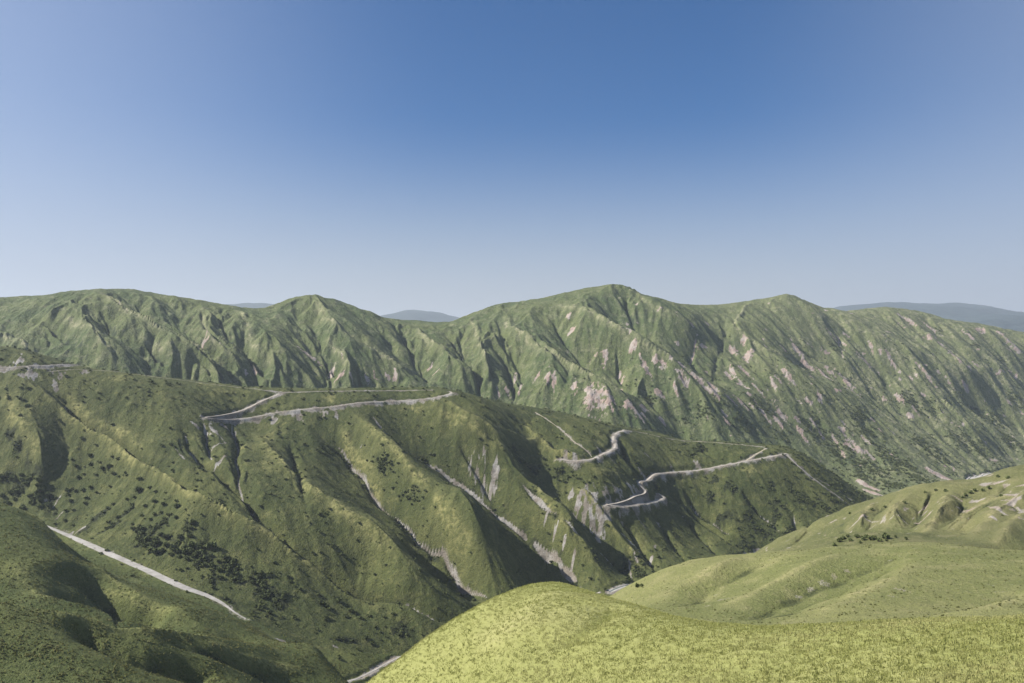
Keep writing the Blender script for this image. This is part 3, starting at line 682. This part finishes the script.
for r, (nm, mt) in enumerate([('foreground_hill', M_near), ('grass_hills', M_hill), ('road_ridge_terrain', M_mid), ('mountain_range_terrain', M_far), ('distant_mountains', M_dist), ('dark_hills', M_dark), ('eroded_hills', M_erod)]):
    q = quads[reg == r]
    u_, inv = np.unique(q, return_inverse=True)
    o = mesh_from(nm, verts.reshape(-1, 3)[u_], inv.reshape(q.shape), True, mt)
    ca = o.data.color_attributes.new('cover', 'FLOAT_COLOR', 'POINT')
    ca.data.foreach_set('color', cover.reshape(-1, 4)[u_].ravel())
    o.data.normals_split_custom_set_from_vertices(NRM.reshape(-1, 3)[u_])
    tag(o, kind='structure'); LANDS[nm] = o
print('land', round(time.time() - T0, 1))

# ------------------------------------------------------------------ roads, track, river
def plain(name, c1, c2, scale, rough=.95):
    k = NT(name); pos = k.n('ShaderNodeNewGeometry').outputs['Position']
    f = k.noise(pos, scale, 5, .65)
    k.l(k.mix(k.ramp(f, .3, .7), c1, c2), k.b.inputs['Base Color']); k.b.inputs['Roughness'].default_value = rough
    b = k.bump(k.noise(pos, scale * 6, 3), .5, .3); k.l(b.outputs[0], k.b.inputs['Normal'])
    return k.m
M_road = plain('road_gravel', (.29,.26,.22), (.42,.38,.33), .12)
M_path = plain('path_dust', (.33,.29,.20), (.44,.39,.29), .2)
M_gravel = plain('river_gravel', (.28,.265,.24), (.42,.40,.375), .08)
k = NT('river_water'); k.b.inputs['Base Color'].default_value = (.12,.14,.13,1); k.b.inputs['Roughness'].default_value = .12; k.b.inputs['Specular IOR Level'].default_value = .5
M_water = k.m

def ribbon(name, R, width, mat, lift, label, cat_kind='structure', vary=.12, thick=.35, shift=0.0):
    R = np.asarray(R); t = np.gradient(R[:, :2], axis=0); t /= np.linalg.norm(t, axis=1, keepdims=True) + 1e-9
    n = np.c_[-t[:, 1], t[:, 0]]
    s = np.arange(len(R)) * 6.0
    width = np.asarray(width) * np.ones(len(R)); w1 = width * .5 * (1 + vary * perlin(s / 30, s * 0 + .3, 91)); w2 = np.asarray(width) * .5 * (1 + vary * perlin(s / 30, s * 0 + 7.3, 95))
    c = R[:, :2] + n * shift
    lo = np.c_[c - n * w1[:, None], R[:, 2] + lift - .05]; cc = np.c_[c, R[:, 2] + lift + .05]; hi = np.c_[c + n * w2[:, None], R[:, 2] + lift - .05]
    lo2 = lo - (0, 0, thick); hi2 = hi - (0, 0, thick)
    N = len(R); V = np.concatenate([lo2, lo, cc, hi, hi2]); f = []
    i = np.arange(N - 1)
    for a in range(4): f.append(np.c_[a * N + i, a * N + i + 1, (a + 1) * N + i + 1, (a + 1) * N + i])
    o = mesh_from(name, V + (0, 0, ZC), np.concatenate(f)[:, ::-1], False, mat)
    return tag(o, label, kind=cat_kind)
ribbon('road', *ROADS['upper'], M_road, .12, 'pale gravel road on the left under the small knoll')
ribbon('path', *ROADS['crest'], M_path, .10, 'thin dirt path along the grassy crest of the middle ridge')
ribbon('road', *ROADS['zig'], M_road, .12, 'pale gravel road zigzagging below the crest of the middle ridge')
ribbon('road', *ROADS['zigtop'], M_road, .20, 'upper pale gravel road running level just under the crest')
ribbon('road', *ROADS['mid'], M_road, .12, 'short bending gravel road climbing to the saddle')
ribbon('path', *ROADS['midright'], M_path, .10, 'thin dirt path from the saddle across the right end of the ridge')
ribbon('road', *ROADS['lower'], M_road, .12, 'long gravel road with tight hairpins above the grey scree')
ribbon('path', *ROADS['spur'], M_path, .20, 'short dirt path forking uphill from the long gravel road')
ribbon('road', *ROADS['descent'], M_road, .20, 'straight gravel road dropping to the river on the right')
ribbon('path', *ROADS['path'], M_path, .10, 'straight pale path running down the flank of the ridge')
_w = ROADS['wash'][0]; ribbon('gravel_track', _w, 13 * (1 - .85 * sstep(.72, .98, np.linspace(0, 1, len(_w)))) * (.45 + .55 * sstep(0, .3, np.linspace(0, 1, len(_w)))), M_gravel, .14, 'wide pale gravel track between the dark hills at lower left')
ribbon('riverbed', ROADS['river'][0], 9 + 60 * sstep(2300, 3000, ROADS['river'][0][:, 1]), M_gravel, .10, 'pale gravel riverbed on the valley floor', vary=.5)
ribbon('river', ROADS['river'][0], 4, M_water, .32, 'narrow river in the pale gravel bed', vary=.4, shift=1.5)
ribbon('stream', *ROADS['rill'], M_gravel, .10, 'pale stony stream bed at the foot of the ridge', vary=.4)

# ------------------------------------------------------------------ shrubs
def leaf_material(name, a, b):
    k = NT(name); pos = k.n('ShaderNodeNewGeometry').outputs['Position']
    oi = k.n('ShaderNodeObjectInfo').outputs['Random']
    f = k.noise(pos, 1.3, 3)
    g = k.mix(k.ramp(f, .35, .65), a, b)
    g = k.mix(k.math('MULTIPLY', oi, .35), g, (.075, .085, .03))
    k.l(g, k.b.inputs['Base Color'])
    return k.m
M_leaf = leaf_material('shrub_leaves', (.056,.073,.028), (.120,.142,.050))
M_bark = plain('shrub_bark', (.09,.07,.05), (.15,.12,.09), 2.0)

def leaf_cloud(rs, n, rx, rz, leaf, lobes):
    """n leaf tufts (quads) through an uneven crown made of several lobes; unit about one metre"""
    cs = []
    for _ in range(lobes):
        a = rs.random() * 2 * math.pi; r = rs.random() ** .5 * rx * .62
        cs.append((math.cos(a) * r, math.sin(a) * r, rz * (.45 + .55 * rs.random()), rx * (.34 + .3 * rs.random())))
    V = []; Fc = []
    for i in range(n):
        cx, cy, cz, cr = cs[int(rs.random() * lobes)]
        d = rs.normal(size=3); d /= np.linalg.norm(d) + 1e-9; rr = cr * (.55 + .5 * rs.random())
        p = np.array([cx, cy, cz]) + d * rr * (1, 1, .8); p[2] = max(p[2], .1 + .2 * rs.random())
        a = rs.normal(size=3); a /= np.linalg.norm(a); b = np.cross(a, d + .4 * rs.normal(size=3)); b /= np.linalg.norm(b) + 1e-9
        s = leaf * (.6 + .8 * rs.random())
        k = len(V); V += [p - a * s - b * s * .6, p + a * s * .9 - b * s * .7, p + a * s + b * s * .7, p - a * s * .8 + b * s * .6]
        Fc.append((k, k + 1, k + 2, k + 3))
    return np.array(V), np.array(Fc)
def stems(rs, h, n):
    V = []; Fc = []
    for i in range(n):
        a = rs.random() * 6.28; tip = np.array([math.cos(a) * .5 * h * rs.random(), math.sin(a) * .5 * h * rs.random(), h * (.5 + .3 * rs.random())])
        k = len(V)
        for (p, r) in ((np.array([0, 0, -.5]), .14), (tip * .5 + (0, 0, .1), .09), (tip, .03)):
            for q in range(5): V.append(p + r * np.array([math.cos(q * 1.2566), math.sin(q * 1.2566), 0]))
        for s in range(2):
            for q in range(5): Fc.append((k + s * 5 + q, k + s * 5 + (q + 1) % 5, k + s * 5 + 5 + (q + 1) % 5, k + s * 5 + 5 + q))
    return np.array(V), np.array(Fc)
PROTO = []
for v in range(6):
    rs = np.random.default_rng(100 + v)
    Vc, Fq = leaf_cloud(rs, 240, 1.0, .95, .17, 7)
    Vs, Fs = stems(rs, 1.0, 4)
    me_c = mesh_from('crown', Vc, Fq, False, M_leaf); me_s = mesh_from('trunk', Vs, Fs, True, M_bark)
    PROTO.append((me_c.data, me_s.data))
    bpy.data.objects.remove(me_c); bpy.data.objects.remove(me_s)
NSH = 0
TAKEN = []
def shrub(px, py, wpx, rg, label, group, tall=1.0, parts=True, cat='shrub', name='shrub'):
    global NSH
    x, y = ray(H, px, py + wpx * .3, *rg)
    z = float(height_at(H, x, y)) + ZC
    r = wpx * .5 * y / F
    mc, ms = PROTO[NSH % 6]; NSH += 1
    root = bpy.data.objects.new(name, None); COL.objects.link(root)
    root.location = (x, y, z - .12 * r); root.rotation_euler = (0, 0, random.random() * 6.28); root.scale = (r, r * random.uniform(.85, 1.1), r * tall * random.uniform(.85, 1.15))
    tag(root, label, cat, group)
    for nm, md in (('crown', mc), ('trunk', ms)):
        o = bpy.data.objects.new(nm, md); COL.objects.link(o); o.parent = root
    TAKEN.append((x, y))
EA = (950, 2300)
G = 'dark shrubs crowded on the slope above the wide gravel track'
Lb = 'dark green shrub crowded on the slope above the wide gravel track'
for zx, zy, w in [(15,190,5),(80,215,9),(85,250,8),(160,205,6),(235,265,8),(200,305,7),(285,290,7),(60,295,6),(330,365,9),(430,370,8),(480,215,6),(450,235,5),(400,285,8),(470,275,7),(500,350,10),
                  (430,405,8),(520,420,8),(640,430,6),(735,445,7),(700,480,6),(600,450,7),(250,390,7),(170,370,9),(100,290,6),(365,135,5),(160,150,4),(190,105,5),(95,120,5),(120,350,8),(140,300,8),(220,340,9),
                  (280,350,7),(360,400,8),(380,330,7),(470,390,9),(540,370,7),(560,420,8),(590,510,6),(650,510,7),(700,550,6),(780,530,7),(820,560,6),(760,580,5),(860,540,4),(440,450,7),(390,440,6),(320,420,8),
                  (200,400,8),(230,400,7),(180,340,7),(60,240,7),(25,220,6),(500,440,6),(560,460,5),(790,600,5),(720,610,5),(840,610,5),(980,570,6),(1000,600,6),(940,600,5),(960,640,5)]:
    shrub(130 + zx / 7.877, 500 + zy / 7.877, w, EA, Lb, G)
shrub(210.8, 546, 11, EA, 'largest round dark shrub, at the right edge of the thicket above the gravel track', None, 1.15)
shrub(192.5, 522, 6.5, EA, 'pale topped shrub at the upper tip of the thicket above the gravel track', None)
Lb = 'small dark shrub on the open grass slope left of the narrow yellow ridge line'; G = 'small dark shrubs dotted on the open grass slope'
for px, py, w in [(51,465,5),(75,465,6),(91,463.5,5),(103,467.5,6),(109,466,6),(114,473,5.5),(78,477,5.5),(67,489,5),(76,490,5),(82.5,490,5),(90,487,4.5),(70,500,5),(125,472,4),(82.5,437.5,4.5),(55,444,4),(61.5,455,4.5),
                  (90,455,6),(117,458.5,4.5),(127,475,4),(139,478,6),(145,505,4.5),(155,501,6),(163,503.5,4.5),(45,447,4),(72,459,4),(86,497,5),(96,492,4),(110,486,3.5),(28,388,5),(20,398,5),(8,398,4),(20,415,5),(28,405,6)]:
    shrub(px, py, w, EA, Lb, G)
shrub(139.5, 490, 8, EA, 'round shrub with a long shadow, alone below the yellow ridge line', None, 1.1)
shrub(177, 505.5, 7, EA, 'low dark shrub alone above the thicket, right of the dotted slope', None)
shrub(198.5, 466.5, 6, EA, 'single small dark shrub between the two rocky gullies', None)
Lb = 'dark shrub filling the shaded hollow at the left edge above the lit hill'; G = 'dark shrubs in the shaded hollow at the left edge'
for i in range(36):
    a, b = random.random(), random.random()
    shrub(a * 48, 471 + b * 34 + a * 6, random.uniform(4.5, 8), (1000, 1600), Lb, G)
Lb = 'tiny dark shrub speckling the ridge face left of the grey cliff'; G = 'tiny shrubs speckling the ridge face left of the grey cliff'
for i in range(30):
    a, b = random.gauss(0, 1), random.gauss(0, 1)
    shrub(384 + a * 7, 462 + b * 5 + a * 2, random.uniform(2.2, 3.6), EA, Lb, G)
for i in range(30):
    a, b = random.gauss(0, 1), random.gauss(0, 1)
    shrub(412 + a * 8, 496 + b * 5 + a * 4, random.uniform(2.2, 3.6), EA, Lb, G)
shrub(339, 600, 8, EA, 'upper of three bushy shrubs with long shadows at the foot of the ridge', None, 1.15)
shrub(350.5, 610, 7, EA, 'middle of three bushy shrubs with long shadows, on the right of them', None, 1.1)
shrub(326.5, 616, 6.5, EA, 'lowest of three bushy shrubs with long shadows at the foot of the ridge', None, 1.1)
shrub(367, 637, 7, (1000, 1400), 'dark shrub beside the stony stream at the foot of the ridge', None)
Lb = 'dark shrub in the shaded patch right of the thicket, below the rocky gully'; G = 'dark shrubs below the rocky gully at the foot of the ridge'
for i in range(20):
    shrub(random.uniform(252, 292), random.uniform(572, 618), random.uniform(4, 7), EA, Lb, G)
Lb = 'small dark shrub on the rounded ridge left of the scree below the bending road'; G = 'small shrubs on the rounded ridge below the bending road'
for zx, zy in [(185,600),(270,635),(105,455),(120,505),(20,600),(210,445),(325,560),(380,610),(60,560),(150,540),(240,560),(90,640),(300,600),(420,640),(500,600),(580,640),(15,440),(160,640)]:
    shrub(530 + zx / 7.877, 400 + zy / 7.877, random.uniform(2.8, 4.5), (1500, 2200), Lb, G)
Lb = 'dark shrub in a short row on the far flank above the grey cliff'; G = 'dark shrubs above the grey cliff'
for px, py in [(504,449.5),(509,448),(517,452),(521,460),(526,462),(513,451)]: shrub(px, py, 4, (1500, 2100), Lb, G)
Lb = 'dark tree in the row along the hollow behind the smooth grassy hill'; G = 'dark trees in the row behind the smooth grassy hill'
for px, py, w in [(834.6,545.5,6),(840,540,7),(843,538,5),(850,540,5.5),(857,536.5,6),(862,538,7),(866,536,6),(870,538,7),(874,537.5,6),(879,540,6),(885,536.5,7),(888,537,5),(860,542,4),(886,541,4),(848,536,4),(896,536.5,3.5),(906,539,4.5)]:
    shrub(px, py, w, (810, 1000), Lb, G, 1.2, cat='tree', name='bushy_tree')
shrub(637.5, 586, 5, (600, 800), 'left of two small dark trees on the left edge of the smooth hill', None, 1.5, cat='tree', name='bushy_tree')
shrub(641.5, 585.5, 4, (600, 800), 'right of two small dark trees on the left edge of the smooth hill', None, 1.5, cat='tree', name='bushy_tree')
Lb = 'small dark shrub on the eroded spurs at the right edge'; G = 'small shrubs on the eroded spurs at the right edge'
for px, py, w in [(946,490,5),(970,492,5),(975,490,4.5),(988.5,487.6,5),(983,490,4),(998,476,4),(1008,477,4),(963,497,4),(1002,515,3),(1001,495,4),(904,502,4),(885,506,4),(872,509,4),(850,513,3.5),(936,490,3.5),(925,492,3),(965,494,4)]:
    shrub(px, py, w, C_, Lb, G)
print('shrubs', NSH, round(time.time() - T0, 1))

# woods: trees past counting on the lower slopes (one mass), scattered where the ground cover is scrub
def mass(name, verts_u, faces_u, pos, scale, rot, mat, label, tilt=None):
    n, m = len(pos), len(verts_u)
    c, s = np.cos(rot), np.sin(rot)
    V = np.empty((n, m, 3), np.float32)
    V[..., 0] = (verts_u[None, :, 0] * c[:, None] - verts_u[None, :, 1] * s[:, None]) * scale[:, 0:1] + pos[:, 0:1]
    V[..., 1] = (verts_u[None, :, 0] * s[:, None] + verts_u[None, :, 1] * c[:, None]) * scale[:, 0:1] + pos[:, 1:2]
    V[..., 2] = verts_u[None, :, 2] * scale[:, 1:2] + pos[:, 2:3]
    Fm = (faces_u[None] + (np.arange(n) * m)[:, None, None]).reshape(-1, faces_u.shape[1])
    o = mesh_from(name, V.reshape(-1, 3), Fm, False, mat)
    return tag(o, label, kind='stuff')
area = np.gradient(D)[:, None] * (D[:, None] * np.gradient(U)[None])
inview = ((PX > -60) & (PX < 1090))[None]
def scatter(weight, n, size, jitter=True):
    w = (weight * area * inview).ravel(); w = np.maximum(w, 0); cw = np.cumsum(w, dtype=np.float64)
    i = np.searchsorted(cw, RNG.random(n) * cw[-1])
    x = X.ravel()[i] + RNG.normal(size=n) * 2; y = Y.ravel()[i] + RNG.normal(size=n) * 2
    return np.c_[x, y, height_at(H, x, y) + ZC]
okm = (1 - sstep(.3, .6, BARE)) * (1 - ROADM)
rsW = np.random.default_rng(5)
VW, FW = leaf_cloud(rsW, 46, 1.0, .95, .36, 5)
wF = WF ** 1.2 * okm * (.35 + .65 * sstep(-.1, .25, fbm(X, Y, 60, 3, 101))) + .018 * mF * okm * sstep(0, 800, X) * sstep(-350, -120, -(H + 260))
pos = scatter(wF, 10500, 3)
sc = 2.1 + 2.2 * RNG.random(len(pos)) ** 1.5
mass('woodland_trees', VW, FW, pos, np.c_[sc, sc * (1 + .3 * RNG.random(len(pos)))], RNG.random(len(pos)) * 6.28, M_leaf, 'dark scattered woodland on the lower slopes of the mountain range')
wE = mE * okm * (sstep(.4, .85, SCRUB) * (.3 + .7 * sstep(-.1, .25, fbm(X, Y, 40, 3, 103))) + .012) * (1 + 3 * sstep(550, 900, X * 1.0 + 0 * Y))
pos = scatter(wE, 8000, 2)
sc = 1.2 + 2.6 * RNG.random(len(pos)) ** 2
mass('scrub', VW, FW, pos, np.c_[sc, sc], RNG.random(len(pos)) * 6.28, M_leaf, 'low dark scrub growing in the gullies of the middle ridge')

# ------------------------------------------------------------------ grass
def tuft_mesh(rs, n, h, spread, wid):
    V = []; Fc = []
    for i in range(n):
        a = rs.random() * 6.28; r = spread * rs.random() ** .5; b = rs.random() * 6.28; lean = (.25 + .5 * rs.random()) * h
        p = np.array([math.cos(a) * r, math.sin(a) * r, -.06]); t = np.array([math.cos(b), math.sin(b), 0]); q = np.array([-t[1], t[0], 0])
        hh = h * (.6 + .6 * rs.random()); w = wid * (.7 + .6 * rs.random())
        k = len(V); V += [p - q * w, p + q * w, p + t * lean * .35 + q * w * .9 + (0, 0, hh * .65), p + t * lean + (0, 0, hh), p + t * lean * .35 - q * w * .9 + (0, 0, hh * .65)]
        Fc += [(k, k + 1, k + 2, k + 4), (k + 4, k + 2, k + 3, k + 3)]
    V = np.array(V); Fc = [(f[0], f[1], f[2], f[3]) if f[2] != f[3] else f for f in Fc]
    return V, np.array([f for f in Fc if f[2] != f[3]])
def tuft_mat(name, a, b, c):
    k = NT(name); pos = k.n('ShaderNodeNewGeometry').outputs['Position']
    f = k.noise(pos, .9, 3); f2 = k.noise(pos, .06, 3)
    g = k.mix(k.ramp(f, .35, .65), a, b); g = k.mix(k.math('MULTIPLY', k.ramp(f2, .45, .7), .6), g, c)
    k.l(g, k.b.inputs['Base Color'])
    tr = k.n('ShaderNodeBsdfTranslucent'); k.l(g, tr.inputs[0]); mx = k.n('ShaderNodeMixShader'); mx.inputs[0].default_value = .42
    k.l(k.b.outputs[0], mx.inputs[1]); k.l(tr.outputs[0], mx.inputs[2]); k.l(mx.outputs[0], k.out.inputs['Surface'])
    return k.m
M_tuft = tuft_mat('meadow_grass', (.256,.27,.089), (.334,.336,.128), (.41,.39,.181))
M_tuft2 = tuft_mat('hill_tufts', (.12,.135,.045), (.18,.18,.065), (.26,.24,.11))
rsT = np.random.default_rng(9)
VT, FT = tuft_mesh(rsT, 13, .27, .34, .03)
facing = np.clip(1.0 / np.maximum(Y, 30) ** 1.2, 0, 1)
pos = scatter(mA * facing * sstep(40, 46, Y) * (1 - sstep(215, 240, Y)) * (.8 + .3 * sstep(-.3, .4, fbm(X, Y, 5, 3, 111))), 95000, 0)
sc = .55 + .75 * RNG.random(len(pos))
mass('meadow_grass', VT, FT, pos, np.c_[sc, sc], RNG.random(len(pos)) * 6.28, M_tuft, 'yellow green tufted meadow grass on the near spur')
VT2, FT2 = leaf_cloud(np.random.default_rng(12), 14, 1.0, .5, .42, 4)
pos = scatter((mB * .2 + mL * 1.3) * (1 - sstep(.25, .5, BARE)) * (.3 + .8 * sstep(-.2, .4, fbm(X, Y, 30, 3, 113))) / Y ** 1.3, 45000, 0)
sc = (.25 + .55 * RNG.random(len(pos)) ** 2) * np.where(pos[:, 0] < -100, 1.7, 1.0)
mass('hillside_tussocks', VT2, FT2, pos, np.c_[sc, sc], RNG.random(len(pos)) * 6.28, M_tuft2, 'grass tussocks and herbs on the smooth hills')
print('grass', round(time.time() - T0, 1))

# ------------------------------------------------------------------ air
def haze(density):
    x0, x1, y0, y1 = -21000.0, 21000.0, -200.0, 82000.0
    x0, x1 = float(X.min()) - 50, float(X.max()) + 50
    z0, z1 = float(H.min()) + ZC - 1.0, max(float(H.max()) + ZC, ZC) + 8
    V = [(x, y, z) for z in (z0, z1) for y in (y0, y1) for x in (x0, x1)]
    o = mesh_from('haze', np.array(V), np.array([(0,2,3,1),(4,5,7,6),(0,1,5,4),(2,6,7,3),(0,4,6,2),(1,3,7,5)]), False)
    m = bpy.data.materials.new('haze_air'); m.use_nodes = True; t = m.node_tree; t.nodes.clear()
    out = t.nodes.new('ShaderNodeOutputMaterial'); v = t.nodes.new('ShaderNodeVolumePrincipled')
    v.inputs['Color'].default_value = (.80, .89, 1.0, 1); v.inputs['Density'].default_value = density; v.inputs['Anisotropy'].default_value = .2
    t.links.new(v.outputs[0], out.inputs['Volume'])
    o.data.materials.append(m)
    return tag(o, 'thin blue haze in the air over the valley', kind='stuff')
haze(3.4e-5)

# ------------------------------------------------------------------ light, sky, camera
w = bpy.data.worlds.new('World'); scn.world = w; w.use_nodes = True
nt = w.node_tree; bg = nt.nodes['Background']
sky = nt.nodes.new('ShaderNodeTexSky'); sky.sky_type = 'NISHITA'; sky.sun_disc = False
sky.sun_elevation = SUN_EL; sky.sun_rotation = SUN_AZ % (2 * math.pi); sky.altitude = 2200; sky.air_density = 1.0; sky.dust_density = 10.0; sky.ozone_density = 6.0
hs = nt.nodes.new('ShaderNodeHueSaturation'); hs.inputs['Saturation'].default_value = 1.27; nt.links.new(sky.outputs[0], hs.inputs['Color']); tc = nt.nodes.new('ShaderNodeTexCoord'); sx = nt.nodes.new('ShaderNodeSeparateXYZ'); nt.links.new(tc.outputs['Generated'], sx.inputs[0])
def mr(src, a, b, lo, hi):
    o = nt.nodes.new('ShaderNodeMapRange'); o.interpolation_type = 'SMOOTHSTEP'
    for i_, v_ in enumerate((a, b, lo, hi)): o.inputs[i_ + 1].default_value = v_
    nt.links.new(src, o.inputs[0]); return o.outputs[0]
def mx(f, a, c):
    o = nt.nodes.new('ShaderNodeMix'); o.data_type = 'RGBA'; nt.links.new(f, o.inputs[0]); nt.links.new(a, o.inputs[6]); o.inputs[7].default_value = (*c, 1); return o.outputs[2]
low = mx(mr(sx.outputs[2], -.02, .28, .85, 0), hs.outputs[0], (4.6, 4.85, 5.25))
west = mx(mr(sx.outputs[0], -.05, -.85, 0, .68), low, (4.2, 4.9, 6.4))
west = mx(mr(sx.outputs[0], .2, .75, 0, .55), west, (3.6, 4.2, 5.4))
nt.links.new(west, bg.inputs[0]); bg.inputs[1].default_value = .066
sun = bpy.data.lights.new('sun', 'SUN'); sun.energy = 5.0; sun.angle = math.radians(.5); sun.color = (1, .95, .86)
so = bpy.data.objects.new('sun', sun); COL.objects.link(so)
so.rotation_euler = Vector((SX, SY, SZ)).to_track_quat('Z', 'Y').to_euler(); so.location = (-200, 0, ZC + 300)
cam = bpy.data.cameras.new('camera'); cam.sensor_width = 36; cam.lens = F / 1024 * 36; cam.clip_start = .5; cam.clip_end = 200000
co = bpy.data.objects.new('camera', cam); COL.objects.link(co); co.location = (0, 0, ZC); co.rotation_euler = (math.pi / 2, 0, 0)
scn.camera = co
scn.view_settings.view_transform = 'Standard'; scn.view_settings.look = 'None'; scn.view_settings.gamma = 1; scn.view_settings.use_curve_mapping = False
scn.view_settings.exposure = .82
scn.cycles.use_denoising = True; scn.cycles.use_adaptive_sampling = False; scn.render.filter_size = .85
scn.cycles.max_bounces = 4; scn.cycles.diffuse_bounces = 2; scn.cycles.volume_bounces = 0; scn.cycles.transparent_max_bounces = 4
print('done', round(time.time() - T0, 1))
